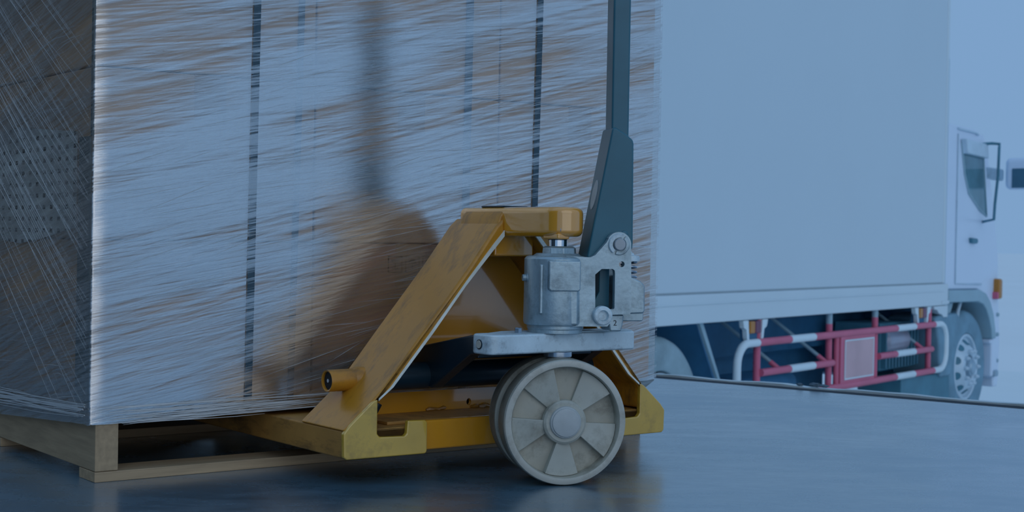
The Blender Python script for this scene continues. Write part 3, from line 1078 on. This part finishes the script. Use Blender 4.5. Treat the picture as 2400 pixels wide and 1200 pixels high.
jp('valve_cap', lambda b: lathe(b, [(0.0, 0.3705), (0.0040, 0.3705), (0.0050, 0.3680), (0.0075, 0.3675), (0.0085, 0.3640), (0.0165, 0.3630), (0.0172, 0.3615), (0.0172, 0.3545), (0.0, 0.3535)],
                                lambda x, y, h: S(0.1200 + x, -0.008 + y, h), 32), 'cast_light', pump)


def spring(b):
    pts = []
    turns = 3.2
    for i in range(int(turns * 20) + 1):
        a = 2 * PI * i / 20
        pts.append(S(0.1200 + 0.0120 * math.cos(a), -0.008 + 0.0120 * math.sin(a), 0.3280 + 0.0260 * i / (turns * 20)))
    tube(b, pts, 0.0019, 8)


jp('return_spring', spring, 'steel', pump)
# the cast figure 2
fc = bpy.data.curves.new('figure_two', 'FONT')
fc.body = '2'
fc.size = 0.0125
fc.extrude = 0.0004
tmp = bpy.data.objects.new('figure_two_tmp', fc)
C.objects.link(tmp)
dg = bpy.context.evaluated_depsgraph_get()
me = bpy.data.meshes.new_from_object(tmp.evaluated_get(dg))
bpy.data.objects.remove(tmp)
for v in me.vertices:
    x, y, z = v.co
    v.co = S(0.0825 + x, 0.0333 + z, 0.2515 + y)
me.materials.clear()
me.materials.append(M['black_steel'])
fo = bpy.data.objects.new('cast_figure', me)
C.objects.link(fo)
fo.parent = pump

# ---- tiller
lever = jp('tiller_socket', lambda b: prism(b, [(0.0385, 0.3620), (0.0405, 0.3560), (0.1000, 0.3560), (0.1085, 0.3640), (0.1146, 0.3760), (0.1152, 0.3850),
                                                (0.1135, 0.5440), (0.1120, 0.5500), (0.1011, 0.5585), (0.0830, 0.5690), (0.0770, 0.5685)], -0.0290, 0.0290,
                                            lambda a, c, h: S(a, h, c)), 'gunmetal', bevel=0.0040, segs=3)
jp('socket_rivet', lambda b: lathe(b, [(0.0, 0.0322), (0.0035, 0.0318), (0.0058, 0.0305), (0.0062, 0.0285), (0.0, 0.0285)],
                                   lambda x, y, h: S(0.1000 + x, h, 0.3980 + y), 28), 'gunmetal', lever)


def decal(b):
    # oval plate on the narrow back face of the socket
    x0, z0, x1, z1 = 0.0770, 0.5685, 0.0385, 0.3620
    ps = []
    for i in range(20):
        a = 2 * PI * i / 20
        q = 0.42 + 0.0
        zc = z0 + (z1 - z0) * 0.52 + 0.024 * math.sin(a)
        xc = x0 + (x1 - x0) * (z0 - zc) / (z0 - z1)
        ps.append((xc, 0.013 * math.cos(a), zc))
    lo = [b.verts.new(S(x + 0.002, t, z)) for x, t, z in ps]
    hi = [b.verts.new(S(x - 0.0009, t, z)) for x, t, z in ps]
    b.faces.new(lo)
    b.faces.new(hi)
    for i in range(20):
        b.faces.new((lo[i], lo[(i + 1) % 20], hi[(i + 1) % 20], hi[i]))


jp('oval_plate', decal, 'hubcap', lever)
jp('tiller_tube', lambda b: box(b, 0.0785, 0.1080, -0.0190, 0.0190, 0.545, 1.16, S), 'gunmetal', bevel=0.0040, segs=3)

# ------------------------------------------------------------------ truck
TA = math.radians(53.551)
TRK = Vector((4.0751, 12.8874, GROUND_Z))
truck = empty('truck', TRK, TA)
tag(truck, 'white box truck with red and white side guard parked below the dock', 'truck')


def K(p, s, z):              # p forward, s out towards the viewer's side, z in world height
    return (p, -s, z - GROUND_Z)


def tp(name, build, m, parent=truck, bevel=0.0, segs=2, angle=32):
    b = NB()
    build(b)
    return obj(name, b, m, parent, bevel, segs, angle)


def side_prism(b, poly, s0, s1):
    prism(b, poly, s0, s1, lambda a, c, h: K(a, h, c))


BF, BR = -0.80, -7.6         # front and rear of the cargo box
cargo = tp('cargo_box', lambda b: box(b, BR, BF, -2.35, 0.0, 0.07, 2.75, K), 'truck_white', bevel=0.01)
tp('lower_sill', lambda b: box(b, BR, BF + 0.10, -2.35, 0.012, -0.115, 0.064, K), 'truck_rail', cargo, 0.008)
tp('sill_seam', lambda b: box(b, BR, BF - 0.02, -0.02, 0.004, 0.060, 0.0745, K), 'seam', cargo)
tp('sill_moulding', lambda b: box(b, BR, BF - 0.02, -0.02, 0.018, 0.000, 0.012, K), 'truck_rail', cargo, 0.003)
tp('corner_post', lambda b: box(b, BF - 0.015, BF + 0.035, -2.33, 0.006, 0.07, 2.75, K), 'truck_rail', cargo, 0.008)
tp('post_seam', lambda b: box(b, BF + 0.034, BF + 0.050, -2.30, 0.001, 0.07, 1.95, K), 'fender', cargo)
tp('corner_foot', lambda b: box(b, BF - 0.06, BF + 0.11, -0.3, 0.020, -0.105, -0.075, K), 'truck_rail', cargo, 0.006)
tp('corner_bracket', lambda b: side_prism(b, [(-1.02, -0.118), (-0.70, -0.118), (-0.70, -0.215), (-0.79, -0.215), (-0.83, -0.190), (-0.90, -0.180), (-0.94, -0.150), (-1.0, -0.145)], -0.05, 0.01),
   'truck_rail', cargo, 0.004)

# cab
cabp = [(-0.715, 0.010), (0.10, 0.000), (0.26, -0.040), (0.38, -0.120), (0.47, -0.230), (0.525, -0.360), (0.55, -0.46), (0.56, -0.70), (0.60, -0.90),
        (0.72, -0.90), (0.76, -0.50), (0.70, -0.10), (0.66, 0.30), (0.56, 0.60), (0.30, 1.28), (0.20, 1.37), (-0.02, 1.405), (-0.715, 1.42)]
cab = tp('cab', lambda b: side_prism(b, cabp, -2.30, -0.02), 'cab_white', bevel=0.02, segs=3)
tp('roof_deflector', lambda b: side_prism(b, [(-0.70, 1.42), (-0.25, 1.42), (-0.45, 1.75), (-0.66, 2.0), (-0.70, 2.0)], -2.0, -0.25), 'cab_white', cab, 0.02)
door = tp('cab_door', lambda b: side_prism(b, [(-0.46, 0.06), (0.20, 0.05), (0.40, 0.12), (0.46, 0.40), (0.40, 0.62), (0.19, 1.30), (0.10, 1.34), (-0.46, 1.345)], -0.06, -0.012),
          'cab_white', cab, 0.008)
wpoly = [(-0.40, 1.270), (0.14, 1.255), (0.275, 0.650), (0.10, 0.700), (-0.20, 0.840), (-0.31, 1.00)]
win_o = tp('door_window', lambda b: side_prism(b, wpoly, -0.03, -0.008), 'window_glass', cab, 0.004)
tp('window_visor', lambda b: side_prism(b, [(-0.42, 1.30), (0.13, 1.285), (0.16, 1.16), (-0.375, 1.175)], -0.010, 0.045), 'rim', cab, 0.01)
tp('window_frame', lambda b: tube(b, [K(p, -0.008, z) for p, z in wpoly + wpoly[:1]], 0.010, 8), 'fender', cab)
tp('door_handle', lambda b: side_prism(b, [(-0.16, 0.455), (-0.02, 0.450), (0.0, 0.425), (-0.03, 0.405), (-0.15, 0.410)], -0.02, 0.020), 'truck_dark2', cab, 0.006)
tp('door_seam', lambda b: tube(b, [K(-0.465, -0.013, 1.34), K(-0.465, -0.013, 0.06), K(0.20, -0.013, 0.045)], 0.006, 6), 'rim', cab)
tp('rain_gutter', lambda b: tube(b, [K(-0.48, -0.012, 1.385), K(-0.02, -0.012, 1.375), K(0.02, -0.008, 1.36)], 0.010, 6), 'rim', cab)
tp('indicator_light', lambda b: box(b, 0.545, 0.640, -0.10, 0.035, -0.095, 0.090, K), 'amber', cab, 0.02)
tp('indicator_red', lambda b: box(b, 0.518, 0.552, -0.06, 0.030, -0.095, -0.030, K), 'red', cab, 0.008)
tp('cab_step', lambda b: side_prism(b, [(0.44, -0.45), (0.62, -0.45), (0.63, -0.72), (0.56, -0.80), (0.48, -0.80), (0.48, -0.50), (0.44, -0.50)], -0.30, 0.0), 'cab_white', cab, 0.02)
for zz in (-0.24, -0.42, -0.66):
    tp('bumper_bolt', lambda b: lathe(b, [(0.0, 0.012), (0.014, 0.012), (0.018, 0.004), (0.018, -0.03), (0.0, -0.03)], lambda x, y, h: K(0.655 + x, h - 0.012, zz + y), 16), 'fender', cab)
tp('fog_lamp', lambda b: box(b, 0.52, 0.62, -0.12, 0.02, -0.80, -0.74, K), 'rim_hub', cab, 0.015)
# mirrors on their arm
tp('mirror_arm', lambda b: tube(b, [K(0.09, -0.03, 1.283), K(0.11, 0.08, 1.29), K(0.14, 0.14, 1.285), K(0.10, 0.15, 1.25), K(0.085, 0.15, 1.0), K(0.05, 0.14, 0.76), K(0.06, 0.13, 0.62), K(0.20, -0.02, 0.60)],
                                0.013, 8), 'truck_dark2', cab)
tp('mirror_bracket', lambda b: box(b, 0.25, 0.75, -0.06, -0.01, 0.985, 1.095, K), 'rim_hub', cab, 0.02)
mh = tp('mirror_head', lambda b: box(b, 0.56, 0.66, 0.05, 0.36, 0.90, 1.19, K), 'cab_white', cab, 0.05, 4)
tp('mirror_glass', lambda b: box(b, 0.553, 0.565, 0.12, 0.35, 0.915, 1.09, K), 'mirror_glass', cab, 0.004)

# fender arch
arch = [(-0.70, 0.010), (0.08, 0.000), (0.24, -0.035), (0.36, -0.110), (0.45, -0.220), (0.505, -0.350), (0.53, -0.450)]
arch_in = [(0.43, -0.450), (0.405, -0.360), (0.345, -0.265), (0.26, -0.180), (0.17, -0.130), (0.04, -0.105), (-0.70, -0.095)]
tp('fender', lambda b: side_prism(b, arch + arch_in, -0.45, 0.02), 'fender', truck, 0.012)
tp('fender_stay', lambda b: tube(b, [K(-0.20, -0.06, -0.10), K(-0.26, -0.06, -0.18), K(-0.30, -0.06, -0.30)], 0.016, 8), 'rim', truck)
tp('fender_strut', lambda b: side_prism(b, [(-0.60, -0.10), (-0.42, -0.10), (-0.52, -0.24), (-0.68, -0.24)], -0.30, -0.04), 'fender', truck, 0.01)
tp('mudguard', lambda b: side_prism(b, [(-0.95, -0.225), (-0.84, -0.195), (-0.42, -0.190), (-0.36, -0.23), (-0.42, -0.34), (-0.52, -0.50), (-0.55, -0.72), (-0.80, -0.72), (-0.86, -0.40)], -0.42, 0.0),
   'tyre', truck, 0.025, 3)
tp('mud_flap', lambda b: side_prism(b, [(-1.60, -0.665), (-0.52, -0.700), (-0.50, -1.02), (-1.58, -1.0)], -0.40, -0.03), 'truck_dark2', truck, 0.008)


# road wheels
def road_wheel(p0, s0, dual, tyre_m, steer=0.0):
    w = tp('road_wheel', lambda b: lathe(b, [(0.29, -0.02), (0.30, 0.0), (0.34, 0.012), (0.40, 0.016), (0.455, 0.006), (0.485, -0.02), (0.498, -0.05), (0.500, -0.14), (0.498, -0.23), (0.485, -0.26),
                                             (0.40, -0.29), (0.29, -0.27)], lambda x, y, h: K(p0 + x, s0 + h, GROUND_Z + 0.5 + y), 72, closed=True), tyre_m)
    f = lambda x, y, h: K(p0 + x, s0 + h, GROUND_Z + 0.5 + y)
    if not dual:
        tp('wheel_rim', lambda b: lathe(b, [(0.285, -0.08), (0.292, -0.004), (0.280, 0.004), (0.268, -0.004), (0.262, -0.030), (0.235, -0.030), (0.185, 0.025), (0.172, 0.035), (0.120, 0.036),
                                            (0.112, 0.028), (0.108, -0.02), (0.0, -0.02)], f, 64), 'rim', w)
        tp('wheel_hub', lambda b: lathe(b, [(0.0, 0.072), (0.055, 0.070), (0.066, 0.055), (0.078, 0.052), (0.085, 0.010), (0.10, -0.019), (0.0, -0.019)], f, 32), 'rim_hub', w)
        for i in range(10):
            a = 2 * PI * (i + 0.5) / 10

            def hand_hole_shade(b):
                # dark disc painted as the shade in a slanted opening of the dish
                c, s_ = math.cos(a), math.sin(a)
                ps = []
                for q in range(14):
                    an = 2 * PI * q / 14
                    r = 0.218 + 0.024 * math.cos(an)
                    tq = 0.034 * math.sin(an)
                    h = -0.030 + (0.235 - r) * 1.1
                    ps.append((r * c - tq * s_, r * s_ + tq * c, h))
                lo = [b.verts.new(f(x, y, h - 0.012)) for x, y, h in ps]
                hi = [b.verts.new(f(x, y, h + 0.006)) for x, y, h in ps]
                b.faces.new(lo)
                b.faces.new(hi)
                for q in range(14):
                    b.faces.new((lo[q], lo[(q + 1) % 14], hi[(q + 1) % 14], hi[q]))
            tp('hand_hole_shade', hand_hole_shade, 'truck_dark2', w)
            a2 = 2 * PI * i / 10
            tp('wheel_nut', lambda b: lathe(b, [(0.0, 0.078), (0.011, 0.076), (0.014, 0.066), (0.019, 0.060), (0.021, 0.034), (0.0, 0.034)],
                                            lambda x, y, h: f(0.146 * math.cos(a2) + x, 0.146 * math.sin(a2) + y, h), 10), 'rim', w)
    else:
        tp('wheel_rim', lambda b: lathe(b, [(0.285, -0.01), (0.280, 0.0), (0.262, -0.03), (0.250, -0.15), (0.150, -0.17), (0.140, -0.08), (0.0, -0.08)], f, 48), 'rim', w)
    return w


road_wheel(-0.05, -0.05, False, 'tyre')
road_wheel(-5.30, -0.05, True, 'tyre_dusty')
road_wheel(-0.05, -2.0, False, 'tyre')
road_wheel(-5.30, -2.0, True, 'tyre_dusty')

# chassis and what hangs below the box
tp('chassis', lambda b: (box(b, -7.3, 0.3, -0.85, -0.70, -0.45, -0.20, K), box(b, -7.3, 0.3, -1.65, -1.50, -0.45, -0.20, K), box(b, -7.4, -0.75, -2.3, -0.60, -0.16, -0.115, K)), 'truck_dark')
tp('engine_block', lambda b: box(b, -0.75, 0.45, -1.95, -0.45, -0.75, 0.05, K), 'truck_dark', bevel=0.05)
tp('drive_line', lambda b: (box(b, -4.4, -1.1, -2.0, -0.9, -0.90, -0.25, K),), 'truck_dark', bevel=0.06)
pl = tp('frame_plate', lambda b: box(b, -4.85, -4.05, -0.72, -0.68, -0.52, -0.14, K), 'truck_dark')
for i in range(5):
    for j in range(3):
        tp('plate_hole', lambda b: lathe(b, [(0.0, 0.004), (0.020, 0.004), (0.020, -0.01), (0.0, -0.01)], lambda x, y, h: K(-4.75 + 0.15 * i + x, -0.68 + h, -0.22 - 0.11 * j + y), 12), 'black', pl)
tk = tp('air_tank', lambda b: lathe(b, [(0.0, -2.30), (0.08, -2.30), (0.105, -2.28), (0.11, -2.25), (0.11, -1.90), (0.105, -1.87), (0.08, -1.85), (0.0, -1.85)],
                                    lambda x, y, h: K(h + 0.62, -0.20 + x, -0.385 + y), 40), 'tank')
bt = tp('battery_box', lambda b: box(b, -1.72, -0.98, -0.55, -0.16, -0.62, -0.24, K), 'truck_dark2', bevel=0.01)
for i in range(11):
    tp('cooling_rib', lambda b: box(b, -1.70 + 0.066 * i, -1.67 + 0.066 * i, -0.17, -0.12, -0.60, -0.27, K), 'truck_dark2', bt)
tp('fuel_tank', lambda b: box(b, -3.95, -3.05, -0.62, -0.22, -0.98, -0.55, K), 'truck_dark', bevel=0.06, segs=3)
tp('flap_strip', lambda b: side_prism(b, [(-4.835, -0.12), (-4.790, -0.12), (-4.560, -0.48), (-4.395, -0.80), (-4.42, -0.80), (-4.590, -0.48)], -0.07, -0.05), 'fender')
tp('rear_mudguard', lambda b: side_prism(b, [(-4.79, -0.13), (-4.75, -0.13), (-4.48, -0.55), (-4.37, -0.95), (-4.39, -0.95), (-4.52, -0.55)], -0.75, -0.10), 'truck_dark')

# side marker lamps in white brackets
for p0 in (-4.19, -1.245):
    lp = tp('lamp_bracket', lambda b: side_prism(b, [(p0 - 0.175, -0.118), (p0 - 0.10, -0.118), (p0 - 0.085, -0.25), (p0 + 0.085, -0.25), (p0 + 0.10, -0.118), (p0 + 0.175, -0.118),
                                                     (p0 + 0.16, -0.165), (p0 + 0.125, -0.18), (p0 + 0.115, -0.235), (p0 + 0.085, -0.275), (p0 - 0.085, -0.275), (p0 - 0.115, -0.235), (p0 - 0.125, -0.18), (p0 - 0.16, -0.165)],
                                                 -0.03, 0.005), 'reflective', truck, 0.003)
    tp('lamp_back', lambda b: box(b, p0 - 0.095, p0 + 0.095, -0.06, -0.02, -0.252, -0.12, K), 'truck_dark', lp)
    tp('amber_lens', lambda b: box(b, p0 - 0.085, p0 - 0.015, -0.03, 0.012, -0.205, -0.125, K), 'amber', lp, 0.008)
    tp('red_lens', lambda b: box(b, p0 - 0.010, p0 + 0.070, -0.03, 0.012, -0.205, -0.125, K), 'red_lens', lp, 0.008)

# red and white side guard
RZ1, RZ2, RZ3 = -0.268, -0.468, -0.648
RR = 0.026
guard = tp('side_guard', lambda b: tube(b, [K(-4.16, 0.0, RZ1), K(-0.98, 0.0, RZ1)], RR, 14), 'red')


def gb(name, pts, m, r=RR):
    return tp(name, lambda b: tube(b, [K(*q) for q in pts], r, 14), m, guard)


gb('bottom_rail', [(-4.16, 0, RZ3), (-0.98, 0, RZ3)], 'red')
gb('rear_middle_rail', [(-4.10, 0, RZ2), (-2.98, 0, RZ2)], 'red', RR * 0.96)
gb('front_middle_rail', [(-2.14, 0, RZ2), (-1.03, 0, RZ2)], 'red', RR * 0.96)
for pp, z1 in ((-4.10, -0.12), (-2.98, -0.19), (-2.15, -0.17), (-1.03, -0.14)):
    gb('post', [(pp, -0.03, z1), (pp, -0.03, RZ3 - 0.03)], 'red', 0.024)
    gb('post_top', [(pp, -0.03, -0.11), (pp, -0.03, z1)], 'fender', 0.0235)
for pp, dr in ((-4.15, -1), (-0.99, 1)):
    pts = [(pp, 0, RZ1)] + [(pp + dr * (0.14 + 0.14 * math.sin(math.radians(a))), 0, RZ1 - 0.14 + 0.14 * math.cos(math.radians(a))) for a in range(0, 91, 15)]
    pts += [(pp + dr * (0.14 + 0.14 * math.cos(math.radians(a))), 0, RZ3 + 0.14 - 0.14 * math.sin(math.radians(a))) for a in range(0, 91, 15)] + [(pp, 0, RZ3)]
    gb('white_bow', pts, 'reflective', RR * 1.03)
for z_ in (RZ1, RZ2, RZ3):
    for p0, p1 in ((-3.68, -3.30), (-1.80, -1.42)):
        gb('white_band', [(p0, 0, z_), (p1, 0, z_)], 'reflective', RR * 1.05)
tp('sign_panel', lambda b: box(b, -2.86, -2.24, -0.012, 0.012, RZ3 - 0.005, RZ1 + 0.002, K), 'red', guard, 0.004)
tp('panel_face', lambda b: box(b, -2.80, -2.27, 0.010, 0.016, RZ3 + 0.045, RZ1 - 0.045, K), 'red_panel', guard)


def frame_line(b):
    a0, a1, c0, c1, t = -2.80, -2.27, RZ3 + 0.045, RZ1 - 0.045, 0.010
    for q in ((a0, a1, c0, c0 + t), (a0, a1, c1 - t, c1), (a0, a0 + t, c0 + t, c1 - t), (a1 - t, a1, c0 + t, c1 - t)):
        box(b, q[0], q[1], 0.014, 0.019, q[2], q[3], K)


tp('panel_border', frame_line, 'reflective', guard)
gb('panel_edge', [(-2.895, -0.01, RZ1), (-2.895, -0.01, RZ3)], 'red', 0.020)
for p0, z0, p1, z1 in ((-4.02, -0.30, -3.83, RZ2), (-3.35, -0.20, -3.08, RZ2), (-1.55, -0.28, -1.22, RZ2)):
    gb('brace', [(p1 - 0.10, -0.42, -0.135), (p1, 0, z1 + 0.01)], 'fender', 0.013)
    gb('brace_end', [(p1 - 0.0145, -0.06, z1 + 0.053), (p1, 0, z1 + 0.005)], 'red', 0.018)
